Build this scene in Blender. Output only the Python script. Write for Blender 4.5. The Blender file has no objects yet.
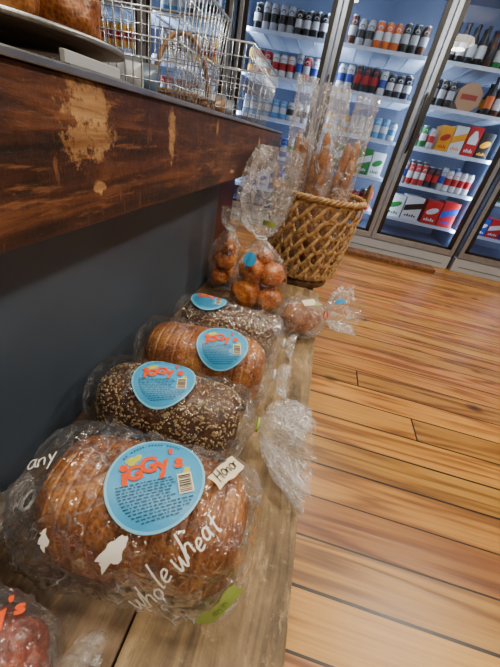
import bpy, bmesh, math, random
from mathutils import Vector, Matrix, noise
from mathutils.bvhtree import BVHTree
random.seed(7)
PI=math.pi
COL=bpy.context.scene.collection
def lin(h):
    h=h.lstrip('#'); r=[int(h[i:i+2],16)/255 for i in (0,2,4)]
    return tuple((c/12.92 if c<=.04045 else ((c+.055)/1.055)**2.4) for c in r)+(1,)
# ------------------------------------------------------------------ materials
def newmat(name):
    m=bpy.data.materials.new(name); m.use_nodes=True
    nt=m.node_tree; nt.nodes.clear(); return m,nt
def N(nt,t,**k):
    n=nt.nodes.new(t)
    for a,b in k.items():
        if a.startswith('i_'): n.inputs[a[2:].replace('_',' ')].default_value=b
        else: setattr(n,a,b)
    return n
def ramp(nt,stops):
    r=nt.nodes.new('ShaderNodeValToRGB'); e=r.color_ramp.elements
    e[0].position,e[0].color=stops[0]; e[1].position,e[1].color=stops[1]
    for p,c in stops[2:]:
        x=e.new(p); x.color=c
    return r
def math_(nt,op,a,b=None,clamp=False):
    n=N(nt,'ShaderNodeMath',operation=op,use_clamp=clamp)
    for i,v in enumerate((a,b)):
        if v is None: continue
        if isinstance(v,(int,float)): n.inputs[i].default_value=v
        else: nt.links.new(v,n.inputs[i])
    return n.outputs[0]
def pm(name,c1,c2=None,rough=.5,metal=0,scale=20,bump=0,bscale=60,es=0,coat=0,stretch=(1,1,1),spec=.5):
    m,nt=newmat(name); L=nt.links.new
    out=N(nt,'ShaderNodeOutputMaterial'); p=N(nt,'ShaderNodeBsdfPrincipled')
    p.inputs['Roughness'].default_value=rough; p.inputs['Metallic'].default_value=metal
    p.inputs['Coat Weight'].default_value=coat; p.inputs['Specular IOR Level'].default_value=spec
    tc=N(nt,'ShaderNodeTexCoord'); mp=N(nt,'ShaderNodeMapping'); mp.inputs['Scale'].default_value=stretch
    L(tc.outputs['Object'],mp.inputs['Vector'])
    n=N(nt,'ShaderNodeTexNoise',i_Scale=scale,i_Detail=5.0); L(mp.outputs[0],n.inputs['Vector'])
    r=ramp(nt,[(.35,lin(c1)),(.68,lin(c2 or c1))]); L(n.outputs['Fac'],r.inputs[0])
    L(r.outputs[0],p.inputs['Base Color'])
    if es:
        L(r.outputs[0],p.inputs['Emission Color']); p.inputs['Emission Strength'].default_value=es
    if bump:
        n2=N(nt,'ShaderNodeTexNoise',i_Scale=bscale,i_Detail=4.0); L(mp.outputs[0],n2.inputs['Vector'])
        b=N(nt,'ShaderNodeBump',i_Strength=bump,i_Distance=.003); L(n2.outputs['Fac'],b.inputs['Height']); L(b.outputs[0],p.inputs['Normal'])
    L(p.outputs[0],out.inputs[0]); return m
def glassmat(name,tint,rough,blend):
    m,nt=newmat(name); L=nt.links.new
    out=N(nt,'ShaderNodeOutputMaterial')
    tr=N(nt,'ShaderNodeBsdfTransparent'); tr.inputs[0].default_value=lin(tint)
    gl=N(nt,'ShaderNodeBsdfGlossy',i_Roughness=rough); lw=N(nt,'ShaderNodeLayerWeight',i_Blend=blend); mix=N(nt,'ShaderNodeMixShader')
    L(lw.outputs['Fresnel'],mix.inputs[0]); L(tr.outputs[0],mix.inputs[1]); L(gl.outputs[0],mix.inputs[2]); L(mix.outputs[0],out.inputs[0]); return m
def film(name,rough=.12,blend=.24,haze=.02,glint=.5,scale=30.0,base=.02,mlo=.47,mhi=.62):
    m,nt=newmat(name); L=nt.links.new
    out=N(nt,'ShaderNodeOutputMaterial'); tc=N(nt,'ShaderNodeTexCoord')
    def ridge(sc,p,dist):
        n=N(nt,'ShaderNodeTexNoise',i_Scale=sc,i_Detail=2.0,i_Distortion=dist); L(tc.outputs['Object'],n.inputs['Vector'])
        a=math_(nt,'ABSOLUTE',math_(nt,'SUBTRACT',math_(nt,'MULTIPLY',n.outputs['Fac'],2.0),1.0))
        r=math_(nt,'SUBTRACT',1.0,a,True); return r,math_(nt,'POWER',r,p)
    r1,s1=ridge(scale,34.0,.9); r2,s2=ridge(scale*2.6,26.0,.6)
    nm=N(nt,'ShaderNodeTexNoise',i_Scale=scale*.6,i_Detail=2.0); L(tc.outputs['Object'],nm.inputs['Vector'])
    mk=ramp(nt,[(mlo,(0,0,0,1)),(mhi,(1,1,1,1))]); L(nm.outputs['Fac'],mk.inputs[0])
    h=math_(nt,'ADD',math_(nt,'POWER',r1,4.0),math_(nt,'MULTIPLY',math_(nt,'POWER',r2,3.0),.4))
    b=N(nt,'ShaderNodeBump',i_Strength=.9,i_Distance=.004); L(h,b.inputs['Height'])
    tr=N(nt,'ShaderNodeBsdfTransparent'); gl=N(nt,'ShaderNodeBsdfGlossy',i_Roughness=rough); gl.inputs[0].default_value=(1,1,1,1)
    lw=N(nt,'ShaderNodeLayerWeight',i_Blend=blend); L(b.outputs[0],gl.inputs['Normal']); L(b.outputs[0],lw.inputs['Normal'])
    mix=N(nt,'ShaderNodeMixShader'); L(math_(nt,'MINIMUM',math_(nt,'ADD',lw.outputs['Fresnel'],base),.5),mix.inputs[0])
    L(tr.outputs[0],mix.inputs[1]); L(gl.outputs[0],mix.inputs[2])
    df=N(nt,'ShaderNodeBsdfDiffuse'); df.inputs[0].default_value=(.9,.93,.95,1)
    tl=N(nt,'ShaderNodeBsdfTranslucent'); tl.inputs[0].default_value=(.9,.93,.95,1)
    ad=N(nt,'ShaderNodeMixShader'); ad.inputs[0].default_value=.4; L(df.outputs[0],ad.inputs[1]); L(tl.outputs[0],ad.inputs[2])
    st=math_(nt,'MULTIPLY',math_(nt,'ADD',s1,math_(nt,'MULTIPLY',s2,.5)),mk.outputs[0])  # whitish crease lines: highlights painted into the film colour
    f=math_(nt,'MINIMUM',math_(nt,'ADD',math_(nt,'MULTIPLY',st,glint),haze),.8)
    m2=N(nt,'ShaderNodeMixShader'); L(f,m2.inputs[0]); L(mix.outputs[0],m2.inputs[1]); L(ad.outputs[0],m2.inputs[2]); L(m2.outputs[0],out.inputs[0]); return m
def floor_mat():
    m,nt=newmat('pine_boards'); L=nt.links.new
    out=N(nt,'ShaderNodeOutputMaterial'); p=N(nt,'ShaderNodeBsdfPrincipled')
    tc=N(nt,'ShaderNodeTexCoord'); sp=N(nt,'ShaderNodeSeparateXYZ'); L(tc.outputs['Object'],sp.inputs[0])
    x,y=sp.outputs[0],sp.outputs[1]
    W=.106; LEN=3.8
    yr=math_(nt,'DIVIDE',y,W); row=math_(nt,'FLOOR',yr); fy=math_(nt,'FRACT',yr)
    wn=N(nt,'ShaderNodeTexWhiteNoise',noise_dimensions='1D'); L(row,wn.inputs['W'])
    sh=math_(nt,'MULTIPLY',wn.outputs['Value'],5.0)
    xr=math_(nt,'DIVIDE',math_(nt,'ADD',x,sh),LEN); colm=math_(nt,'FLOOR',xr); fx=math_(nt,'FRACT',xr)
    cb=N(nt,'ShaderNodeCombineXYZ'); L(row,cb.inputs[0]); L(colm,cb.inputs[1])
    w2=N(nt,'ShaderNodeTexWhiteNoise',noise_dimensions='3D'); L(cb.outputs[0],w2.inputs['Vector'])
    rnd=w2.outputs['Value']
    g=N(nt,'ShaderNodeCombineXYZ'); L(math_(nt,'MULTIPLY',x,.6),g.inputs[0]); L(math_(nt,'MULTIPLY',y,11.0),g.inputs[1]); L(math_(nt,'MULTIPLY',rnd,40.0),g.inputs[2])
    n=N(nt,'ShaderNodeTexNoise',i_Scale=1.2,i_Detail=2.0,i_Distortion=.35); L(g.outputs[0],n.inputs['Vector'])
    s=math_(nt,'SINE',math_(nt,'MULTIPLY',n.outputs['Fac'],34.0))
    s=math_(nt,'ADD',math_(nt,'MULTIPLY',s,.5),.5); s=math_(nt,'POWER',s,2.4)
    g2=N(nt,'ShaderNodeCombineXYZ'); L(math_(nt,'MULTIPLY',x,2.2),g2.inputs[0]); L(math_(nt,'MULTIPLY',y,75.0),g2.inputs[1]); L(rnd,g2.inputs[2])
    nf=N(nt,'ShaderNodeTexNoise',i_Scale=2.0,i_Detail=5.0,i_Roughness=.65); L(g2.outputs[0],nf.inputs['Vector'])
    nl=N(nt,'ShaderNodeTexNoise',i_Scale=3.0,i_Detail=3.0); L(tc.outputs['Object'],nl.inputs['Vector'])
    f=math_(nt,'ADD',math_(nt,'ADD',math_(nt,'MULTIPLY',s,.30),math_(nt,'MULTIPLY',nf.outputs['Fac'],.5)),math_(nt,'MULTIPLY',nl.outputs['Fac'],.24))
    r=ramp(nt,[(.26,lin('#c38a3e')),(.82,lin('#542a0c')),(.5,lin('#a16524'))]); L(f,r.inputs[0])
    hsv=N(nt,'ShaderNodeHueSaturation',i_Saturation=1.0); L(r.outputs[0],hsv.inputs['Color'])
    L(math_(nt,'ADD',math_(nt,'MULTIPLY',rnd,.55),.60),hsv.inputs['Value'])
    L(math_(nt,'ADD',math_(nt,'MULTIPLY',wn.outputs['Value'],.020),.495),hsv.inputs['Hue'])
    e=math_(nt,'MINIMUM',fy,math_(nt,'SUBTRACT',1.0,fy)); e=math_(nt,'MULTIPLY',e,W)
    ex=math_(nt,'MULTIPLY',math_(nt,'MINIMUM',fx,math_(nt,'SUBTRACT',1.0,fx)),LEN)
    e=math_(nt,'MINIMUM',e,ex); seam=math_(nt,'LESS_THAN',e,math_(nt,'ADD',math_(nt,'MULTIPLY',wn.outputs['Value'],.0024),.0014))
    kn=N(nt,'ShaderNodeTexVoronoi',i_Scale=1.0)
    gk=N(nt,'ShaderNodeCombineXYZ'); L(math_(nt,'MULTIPLY',x,3.2),gk.inputs[0]); L(math_(nt,'MULTIPLY',y,5.5),gk.inputs[1]); L(gk.outputs[0],kn.inputs['Vector'])
    kr=ramp(nt,[(.04,(1,1,1,1)),(.14,(0,0,0,1))]); L(kn.outputs['Distance'],kr.inputs[0])
    mx0=N(nt,'ShaderNodeMix',data_type='RGBA'); L(math_(nt,'MULTIPLY',kr.outputs[0],.9),mx0.inputs[0]); L(hsv.outputs[0],mx0.inputs[6]); mx0.inputs[7].default_value=lin('#341604')
    mx=N(nt,'ShaderNodeMix',data_type='RGBA'); L(seam,mx.inputs[0]); L(mx0.outputs[2],mx.inputs[6]); mx.inputs[7].default_value=lin('#140802')
    L(mx.outputs[2],p.inputs['Base Color'])
    p.inputs['Roughness'].default_value=.36
    b=N(nt,'ShaderNodeBump',i_Strength=.3,i_Distance=.002); L(math_(nt,'SUBTRACT',f,math_(nt,'MULTIPLY',seam,3.0)),b.inputs['Height']); L(b.outputs[0],p.inputs['Normal'])
    L(p.outputs[0],out.inputs[0]); return m
def plank_mat(name,c0,c1,c2,patches=(),rough=.5,grain=60.0,scr=None,bump=.5,sa=1.0):
    m,nt=newmat(name); L=nt.links.new
    out=N(nt,'ShaderNodeOutputMaterial'); p=N(nt,'ShaderNodeBsdfPrincipled'); p.inputs['Roughness'].default_value=rough
    tc=N(nt,'ShaderNodeTexCoord'); mp=N(nt,'ShaderNodeMapping'); mp.inputs['Scale'].default_value=(grain,2.5,grain)
    L(tc.outputs['Object'],mp.inputs['Vector'])
    n=N(nt,'ShaderNodeTexNoise',i_Scale=1.0,i_Detail=8.0,i_Distortion=.9,i_Roughness=.68); L(mp.outputs[0],n.inputs['Vector'])
    nb=N(nt,'ShaderNodeTexNoise',i_Scale=9.0,i_Detail=6.0,i_Roughness=.7); L(tc.outputs['Object'],nb.inputs['Vector'])
    f=math_(nt,'ADD',math_(nt,'MULTIPLY',n.outputs['Fac'],.65),math_(nt,'MULTIPLY',nb.outputs['Fac'],.35))
    r=ramp(nt,[(.40,lin(c0)),(.60,lin(c2)),(.5,lin(c1))]); L(f,r.inputs[0]); col=r.outputs[0]
    sp=N(nt,'ShaderNodeSeparateXYZ'); L(tc.outputs['Object'],sp.inputs[0])
    ne=N(nt,'ShaderNodeTexNoise',i_Scale=60.0,i_Detail=8.0,i_Roughness=.72); L(tc.outputs['Object'],ne.inputs['Vector'])
    if scr:
        for sc,rot,th,am in (((30,9,70),.25,.56,.65),((40,60,14),-.5,.60,.55),((90,90,90),0,.62,.5)):
            mp2=N(nt,'ShaderNodeMapping'); mp2.inputs['Scale'].default_value=sc; mp2.inputs['Rotation'].default_value=(rot,0,0); L(tc.outputs['Object'],mp2.inputs['Vector'])
            n3=N(nt,'ShaderNodeTexNoise',i_Scale=1.6,i_Detail=6.0,i_Roughness=.7); L(mp2.outputs[0],n3.inputs['Vector'])
            rs=ramp(nt,[(th,(0,0,0,1)),(th+.09,(1,1,1,1))]); L(n3.outputs['Fac'],rs.inputs[0])
            mx=N(nt,'ShaderNodeMix',data_type='RGBA'); L(math_(nt,'MULTIPLY',rs.outputs[0],am*sa),mx.inputs[0]); L(col,mx.inputs[6]); mx.inputs[7].default_value=lin(scr); col=mx.outputs[2]
    for (py,pz,ry,rz) in patches:
        dy=math_(nt,'POWER',math_(nt,'ABSOLUTE',math_(nt,'DIVIDE',math_(nt,'SUBTRACT',sp.outputs[1],py),ry)),2.0)
        dz=math_(nt,'POWER',math_(nt,'ABSOLUTE',math_(nt,'DIVIDE',math_(nt,'SUBTRACT',sp.outputs[2],pz),rz)),2.0)
        d=math_(nt,'ADD',math_(nt,'ADD',dy,dz),math_(nt,'ADD',math_(nt,'MULTIPLY',math_(nt,'SUBTRACT',ne.outputs['Fac'],.5),5.6),math_(nt,'MULTIPLY',math_(nt,'SUBTRACT',n.outputs['Fac'],.5),3.6)))
        rm=ramp(nt,[(.45,(1,1,1,1)),(1.0,(0,0,0,1))]); L(d,rm.inputs[0])
        rp=ramp(nt,[(.35,lin('#75491f')),(.62,lin('#c59c68'))]); L(n.outputs['Fac'],rp.inputs[0])
        mx=N(nt,'ShaderNodeMix',data_type='RGBA'); L(math_(nt,'MULTIPLY',rm.outputs[0],.92),mx.inputs[0]); L(col,mx.inputs[6]); L(rp.outputs[0],mx.inputs[7]); col=mx.outputs[2]
    L(col,p.inputs['Base Color'])
    b=N(nt,'ShaderNodeBump',i_Strength=bump,i_Distance=.003); L(math_(nt,'ADD',f,math_(nt,'MULTIPLY',ne.outputs['Fac'],.4)),b.inputs['Height']); L(b.outputs[0],p.inputs['Normal'])
    L(p.outputs[0],out.inputs[0]); return m
def crust_mat(name,c0,c1,c2,rough=.42,fine=260.0):
    m,nt=newmat(name); L=nt.links.new
    out=N(nt,'ShaderNodeOutputMaterial'); p=N(nt,'ShaderNodeBsdfPrincipled'); p.inputs['Roughness'].default_value=rough
    tc=N(nt,'ShaderNodeTexCoord')
    n=N(nt,'ShaderNodeTexNoise',i_Scale=24.0,i_Detail=8.0,i_Roughness=.65); L(tc.outputs['Object'],n.inputs['Vector'])
    v=N(nt,'ShaderNodeTexVoronoi',i_Scale=fine); L(tc.outputs['Object'],v.inputs['Vector'])
    f=math_(nt,'ADD',math_(nt,'MULTIPLY',n.outputs['Fac'],.85),math_(nt,'MULTIPLY',v.outputs['Distance'],.22))
    r=ramp(nt,[(.36,lin(c0)),(.72,lin(c2)),(.52,lin(c1))]); L(f,r.inputs[0]); L(r.outputs[0],p.inputs['Base Color'])
    b=N(nt,'ShaderNodeBump',i_Strength=.7,i_Distance=.003); L(f,b.inputs['Height']); L(b.outputs[0],p.inputs['Normal'])
    L(p.outputs[0],out.inputs[0]); return m

M=dict(
 floor=floor_mat(),
 beam=plank_mat('worn_stained_beam','#170a05','#3f1f10','#6e4123',[(.278,.766,.034,.034),(.437,.760,.011,.028),(.285,.712,.008,.007),(.62,.775,.006,.012),(1.0,.76,.01,.012),(.12,.79,.05,.006),(.75,.70,.02,.004)],rough=.45,grain=26.0,scr='#8a5a36',bump=1.0),
 bench=plank_mat('weathered_bench_board','#43341f','#76603f','#9c8259',rough=.62,grain=26.0,bump=.9,scr='#ab936c'),
 bench2=plank_mat('dark_bench_board','#33271a','#56422c','#745c40',rough=.6,grain=26.0,bump=.9,scr='#846b4c'),
 board=plank_mat('reclaimed_board','#3a2210','#66401f','#875a30',rough=.6),
 wall=pm('painted_plaster','#a89c86','#b5a993',rough=.8,scale=3),
 ceil=pm('ceiling_paint','#c5c1b9','#cdc9c1',rough=.85,scale=3),
 panel=pm('slate_painted_panel','#3a4450','#444f5b',rough=.42,scale=5,bump=.1),
 steel=pm('brushed_steel','#8d9296','#a4a9ad',rough=.35,metal=.9,stretch=(40,1,1)),
 alu=pm('satin_aluminium','#96a2b4','#a6b2c4',rough=.3,metal=.8),
 frame=pm('dark_door_frame','#59626f','#667080',rough=.3,metal=.7),
 blackm=pm('black_plastic','#0c0d10','#121518',rough=.4),
 liner=pm('cooler_liner','#4a5874','#54627e',rough=.5,scale=3),
 shelfw=pm('white_shelf','#c9d6ea','#d6e2f4',rough=.4),
 led=pm('cool_led_tube','#cfe2ff','#d8e8ff',es=6),
 lampg=pm('opal_lamp_glass','#fff0d8','#fff4e2',es=26),
 glass=glassmat('cooler_glass','#e8f0f8',.015,.3),
 bag=film('crinkled_clear_film',rough=.13,blend=.22,haze=.012,glint=.55,scale=24.0,base=.02,mlo=.48,mhi=.64),
 bagc=film('cloudy_clear_film',rough=.17,blend=.26,haze=.045,glint=.75,scale=32.0,base=.03,mlo=.44,mhi=.60),
 crust=crust_mat('wheat_crust','#3e1f0d','#7d481d','#b37b40'),
 crust2=crust_mat('dark_seeded_crust','#201008','#432817','#6b4428'),
 crust3=crust_mat('golden_crust','#46210a','#8e5120','#c1853f'),
 stick=crust_mat('dark_baguette_crust','#4a2812','#8c5a30','#bf8c58'),
 roll=crust_mat('glazed_roll','#5a2409','#ae5c1c','#e09a48',rough=.18),
 seed=pm('pale_seeds','#7a6442','#c8b284',rough=.5,scale=160),
 lab=pm('sky_blue_paper','#2f94c8','#3a9fd0',rough=.45,scale=8),
 labr=pm('pale_blue_rim','#6cbcdc','#78c4e2',rough=.45),
 orange=pm('orange_ink','#d8470a','#e0540e',rough=.6,spec=.2),
 yell=pm('yellow_green_ink','#b4b428','#c4c03a',rough=.6),
 green=pm('dark_teal_ink','#0f3a52','#15455e',rough=.5),
 white=pm('white_ink','#e4e2d8','#eeece2',rough=.5),
 cream=pm('cream_paper','#ddd0ac','#e6dab8',rough=.5),
 black=pm('black_ink','#0c0c0c','#121212',rough=.5),
 lime=pm('lime_sticker','#869e42','#96ae52',rough=.45),
 limed=pm('dull_green_ink','#55702c','#617c36',rough=.5),
 limetie=pm('lime_twist_tie','#9fbf3a','#b0cd4a',rough=.45),
 bluetie=pm('white_twist_tie','#cfd8da','#e0e6e8',rough=.4),
 straw=pm('seagrass_weave','#846238','#cca46c',rough=.65,scale=70,bump=.6,bscale=200),
 wicker=pm('pale_willow','#5f4022','#8a6238',rough=.6,scale=60),
 wire=pm('galvanised_wire','#b8c4d0','#cdd8e2',rough=.25,metal=.8),
 darkred=pm('dark_red_card','#4a0f0c','#5e1612',rough=.5),
 plate=pm('dark_stoneware','#2a2624','#3a3532',rough=.3),
 berry=crust_mat('berry_pastry','#3a120a','#7a2c18','#a8582c'),
)
def flat(c,rough=.35,metal=0): 
    k='c'+c
    if k not in M: M[k]=pm('ink_'+c.strip('#'),c,None,rough=rough,metal=metal)
    return M[k]
# ------------------------------------------------------------------ mesh helpers
def obj(name,bm,mats,parent=None,smooth=True,kind=None,label=None):
    me=bpy.data.meshes.new(name); bm.to_mesh(me); bm.free()
    if not isinstance(mats,(list,tuple)): mats=[mats]
    for m in mats: me.materials.append(m)
    for p in me.polygons: p.use_smooth=smooth
    o=bpy.data.objects.new(name,me); COL.objects.link(o)
    if parent: o.parent=parent
    if kind: o['kind']=kind
    if label: o['label']=label
    return o
def tag(o,label,cat,group=None):
    o['label']=label; o['category']=cat
    if group: o['group']=group
    return o
def thing(name,label,cat,loc=(0,0,0),rz=0,group=None):
    o=bpy.data.objects.new(name,None); COL.objects.link(o); o.empty_display_size=.05
    o.location=loc; o.rotation_euler=(0,0,rz); return tag(o,label,cat,group)
def merge(bm,t):
    me=bpy.data.meshes.new('t'); t.to_mesh(me); t.free(); bm.from_mesh(me); bpy.data.meshes.remove(me)
def box(bm,x0,x1,y0,y1,z0,z1,bev=0,mi=0):
    t=bmesh.new(); bmesh.ops.create_cube(t,size=1)
    for v in t.verts: v.co=Vector(((x0+x1)/2+v.co.x*(x1-x0),(y0+y1)/2+v.co.y*(y1-y0),(z0+z1)/2+v.co.z*(z1-z0)))
    if bev: bmesh.ops.bevel(t,geom=t.edges[:],offset=bev,segments=2,affect='EDGES',profile=.6)
    for f in t.faces: f.material_index=mi
    merge(bm,t)
def tube(bm,pts,r,seg=8,closed=False,mi=0):
    pts=[Vector(p) for p in pts]; n=len(pts); rings=[]; prev=None
    for i,p in enumerate(pts):
        if closed: d=pts[(i+1)%n]-pts[i-1]
        else: d=pts[min(i+1,n-1)]-pts[max(i-1,0)]
        d.normalize()
        if prev is None: a=d.orthogonal().normalized()
        else: a=(prev-d*prev.dot(d)).normalized()
        prev=a; b=d.cross(a); rr=r[i] if isinstance(r,(list,tuple)) else r
        rings.append([bm.verts.new(p+(a*math.cos(2*PI*k/seg)+b*math.sin(2*PI*k/seg))*rr) for k in range(seg)])
    for i in range(n if closed else n-1):
        A,B=rings[i],rings[(i+1)%n]
        for k in range(seg):
            f=bm.faces.new((A[k],A[(k+1)%seg],B[(k+1)%seg],B[k])); f.material_index=mi
    if not closed:
        bm.faces.new(rings[0][::-1]).material_index=mi; bm.faces.new(rings[-1]).material_index=mi
def strap(bm,fr,w,th):
    rows=[]
    for p,o,u in fr:
        rows.append([bm.verts.new(p+o*a+u*b) for a,b in ((th,-w*.7),(th*1.4,0),(th,w*.7),(0,w),(-th,w*.7),(-th,-w*.7),(0,-w))])
    n=len(rows)
    for i in range(n):
        A,B=rows[i],rows[(i+1)%n]
        for k in range(7): bm.faces.new((A[k],A[(k+1)%7],B[(k+1)%7],B[k]))
def lathe(bm,prof,seg=24,c=(0,0,0),mis=None):
    rings=[]
    for r,z in prof:
        rings.append([bm.verts.new((c[0]+r*math.cos(2*PI*k/seg),c[1]+r*math.sin(2*PI*k/seg),c[2]+z)) for k in range(seg)])
    for i in range(len(prof)-1):
        for k in range(seg):
            f=bm.faces.new((rings[i][k],rings[i][(k+1)%seg],rings[i+1][(k+1)%seg],rings[i+1][k]))
            if mis: f.material_index=mis[i]
    f=bm.faces.new(rings[0][::-1]); f.material_index=mis[0] if mis else 0
    f=bm.faces.new(rings[-1]); f.material_index=mis[-1] if mis else 0
def grid_faces(bm,rows,closed=True):
    for i in range(len(rows)-1):
        n=len(rows[i])
        for k in range(n if closed else n-1):
            bm.faces.new((rows[i][k],rows[i][(k+1)%n],rows[i+1][(k+1)%n],rows[i+1][k]))
def spow(v,e): return math.copysign(abs(v)**e,v)
def blob(bm,c,rx,ry,rz,seed=0,amp=.06,rot=0,sub=4,flatb=False,crease=.9):
    t=bmesh.new(); bmesh.ops.create_icosphere(t,subdivisions=sub,radius=1)
    for v in t.verts:
        n=v.co.normalized(); q=Vector((seed*3.1,seed,0))
        k=1+amp*noise.noise(Vector(n)*1.7+q)*2-amp*crease*max(0,1-abs(noise.noise(Vector(n)*1.2+q*2))*7)
        p=Vector((n.x*rx,n.y*ry,n.z*rz))*k
        if flatb and p.z<-rz*.7: p.z=-rz*.7
        v.co=Matrix.Rotation(rot,3,'Z')@p+Vector(c)
    merge(bm,t)
def loaf_pt(t,a,hl,hw,h,slices=0,seed=0):
    s=max(0,(1-abs(t)**5.2))**(1/2.5)
    zc=h*.38
    y=hw*s*spow(math.cos(a),.70)
    sn=math.sin(a)
    z=zc+(h-zc)*(.3+.7*s)*spow(sn,.84) if sn>0 else zc+zc*(.4+.6*s)*spow(sn,.45)
    if s<.02: y*=.2
    p=Vector((t*hl,y,z))
    k=1+.08*noise.noise(Vector((p.x*11+seed,p.y*11,p.z*11)))
    if slices:
        q=(t*.5+.5)*slices+.22*noise.noise(Vector((t*9,seed,a*.15))); j=math.floor(q); fr=q-j; g=math.exp(-((min(fr,1-fr))/.085)**2)
        w=.5+.5*noise.noise(Vector((j*7.3,seed,0)))
        k-=.030*g*(.4+w)*(1 if abs(t)<.92 else .2); k+=.016*noise.noise(Vector((j*3.1,seed,2)))
    c=Vector((p.x,0,zc)); q=c+(p-c)*k; q.z=max(q.z,0.001); return q
def loaf_mesh(hl,hw,h,slices=0,seed=0):
    bm=bmesh.new(); nr=200 if slices else 70; ns=60; rows=[]
    for i in range(nr+1):
        u=i/nr; t=-math.cos(u*PI)*.35+(2*u-1)*.65
        rows.append([bm.verts.new(loaf_pt(t,2*PI*k/ns,hl,hw,h,slices,seed)) for k in range(ns)])
    grid_faces(bm,rows); bm.faces.new(rows[0][::-1]); bm.faces.new(rows[-1]); 
    bmesh.ops.recalc_face_normals(bm,faces=bm.faces[:]); return bm
def catm(keys,n):
    out=[]; m=len(keys)
    for i in range(n+1):
        s=i/n*(m-1); j=min(int(s),m-2); t=s-j
        p0,p1,p2,p3=keys[max(j-1,0)],keys[j],keys[j+1],keys[min(j+2,m-1)]
        out.append([.5*((2*b)+(-a+c)*t+(2*a-5*b+4*c-d)*t*t+(-a+3*b-3*c+d)*t**3) for a,b,c,d in zip(p0,p1,p2,p3)])
    return out
def bag_mesh(keys,amp,seed,n=110,ns=88,grow=0,zmin=.0015,cap=True,matcut=None):
    bm=bmesh.new(); rows=[]; KK=catm(keys,n)
    for R in KK:
        c=Vector(R[0:3]); s=Vector(R[3:6]); u=Vector(R[6:9]); a,bu,bd,e,pl,am=R[9:15]
        a=max(a,.002); bu=max(bu,.002); bd=max(bd,.002); row=[]
        for k in range(ns):
            th=2*PI*k/ns; co=spow(math.cos(th),e); si=spow(math.sin(th),e if math.sin(th)>0 else e*.8)
            d=s*(a*co)+u*((bu if si>0 else bd)*si)
            f=1+pl*(math.sin(th*9+seed)*.6+math.sin(th*17+2*seed)*.4)
            p=c+d*f; dn=d.normalized()
            q=p+Vector((seed*1.7,seed*.9,seed))
            r1=1-min(1,abs(noise.noise(q*24))*2.8); r2=1-min(1,abs(noise.noise(q*52+Vector((5,1,2))))*2.6)
            r3=1-min(1,abs(noise.noise(q*105))*2.2)
            disp=(amp*am)*(r1*.5+r2*.36+r3*.14)+grow*min(1,am)
            p=p+dn*disp; p.z=max(p.z,zmin); row.append(bm.verts.new(p))
        rows.append(row)
    grid_faces(bm,rows)
    if cap: bm.faces.new(rows[0][::-1])
    if matcut is not None:
        bm.faces.ensure_lookup_table()
        for i in range(len(rows)-1):
            if i/n*(len(keys)-1)>=matcut:
                for k in range(ns): bm.faces[i*ns+k].material_index=1
    bmesh.ops.recalc_face_normals(bm,faces=bm.faces[:]); return bm
def bvh_of(bm):
    t=BVHTree.FromBMesh(bm); bm.free(); return t
# ------------------------------------------------------------------ decals
def text2d(s,size,bold=0,shear=0):
    cu=bpy.data.curves.new('t','FONT'); cu.body=s; cu.size=size; cu.offset=bold; cu.shear=shear
    cu.align_x='CENTER'; cu.align_y='CENTER'; cu.resolution_u=3
    o=bpy.data.objects.new('t',cu); COL.objects.link(o); bpy.context.view_layer.update()
    dg=bpy.context.evaluated_depsgraph_get(); me=bpy.data.meshes.new_from_object(o.evaluated_get(dg))
    V=[(v.co.x,v.co.y) for v in me.vertices]; F=[tuple(p.vertices) for p in me.polygons]
    bpy.data.objects.remove(o); bpy.data.meshes.remove(me); return V,F
def disc2d(r,nr=10,ns=48,ring0=0,wob=0,ry=1):
    V=[];F=[]; W=[1+wob*(math.sin(k*1.3+r*900)*.5+random.uniform(-.5,.5)) for k in range(ns)]
    for i in range(nr+1):
        rr=ring0+(r-ring0)*i/nr
        for k in range(ns): V.append((rr*W[k]*math.cos(2*PI*k/ns),ry*rr*W[k]*math.sin(2*PI*k/ns)))
    for i in range(nr):
        for k in range(ns): F.append((i*ns+k,(i+1)*ns+k,(i+1)*ns+(k+1)%ns,i*ns+(k+1)%ns))
    return V,F
def rect2d(cx,cy,w,h,nx=4,ny=3,wob=0):
    V=[];F=[]
    for j in range(ny+1):
        for i in range(nx+1): V.append((cx-w/2+w*i/nx+random.uniform(-wob,wob),cy-h/2+h*j/ny+random.uniform(-wob,wob)))
    for j in range(ny):
        for i in range(nx):
            a=j*(nx+1)+i; F.append((a,a+1,a+nx+2,a+nx+1))
    return V,F
def join2d(parts):
    V=[];F=[]
    for v,f in parts:
        b=len(V); V+=v; F+=[tuple(i+b for i in q) for q in f]
    return V,F
def xf2d(VF,dx=0,dy=0,rot=0,sc=1):
    c,s=math.cos(rot),math.sin(rot)
    return [((x*c-y*s)*sc+dx,(x*s+y*c)*sc+dy) for x,y in VF[0]],VF[1]
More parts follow.
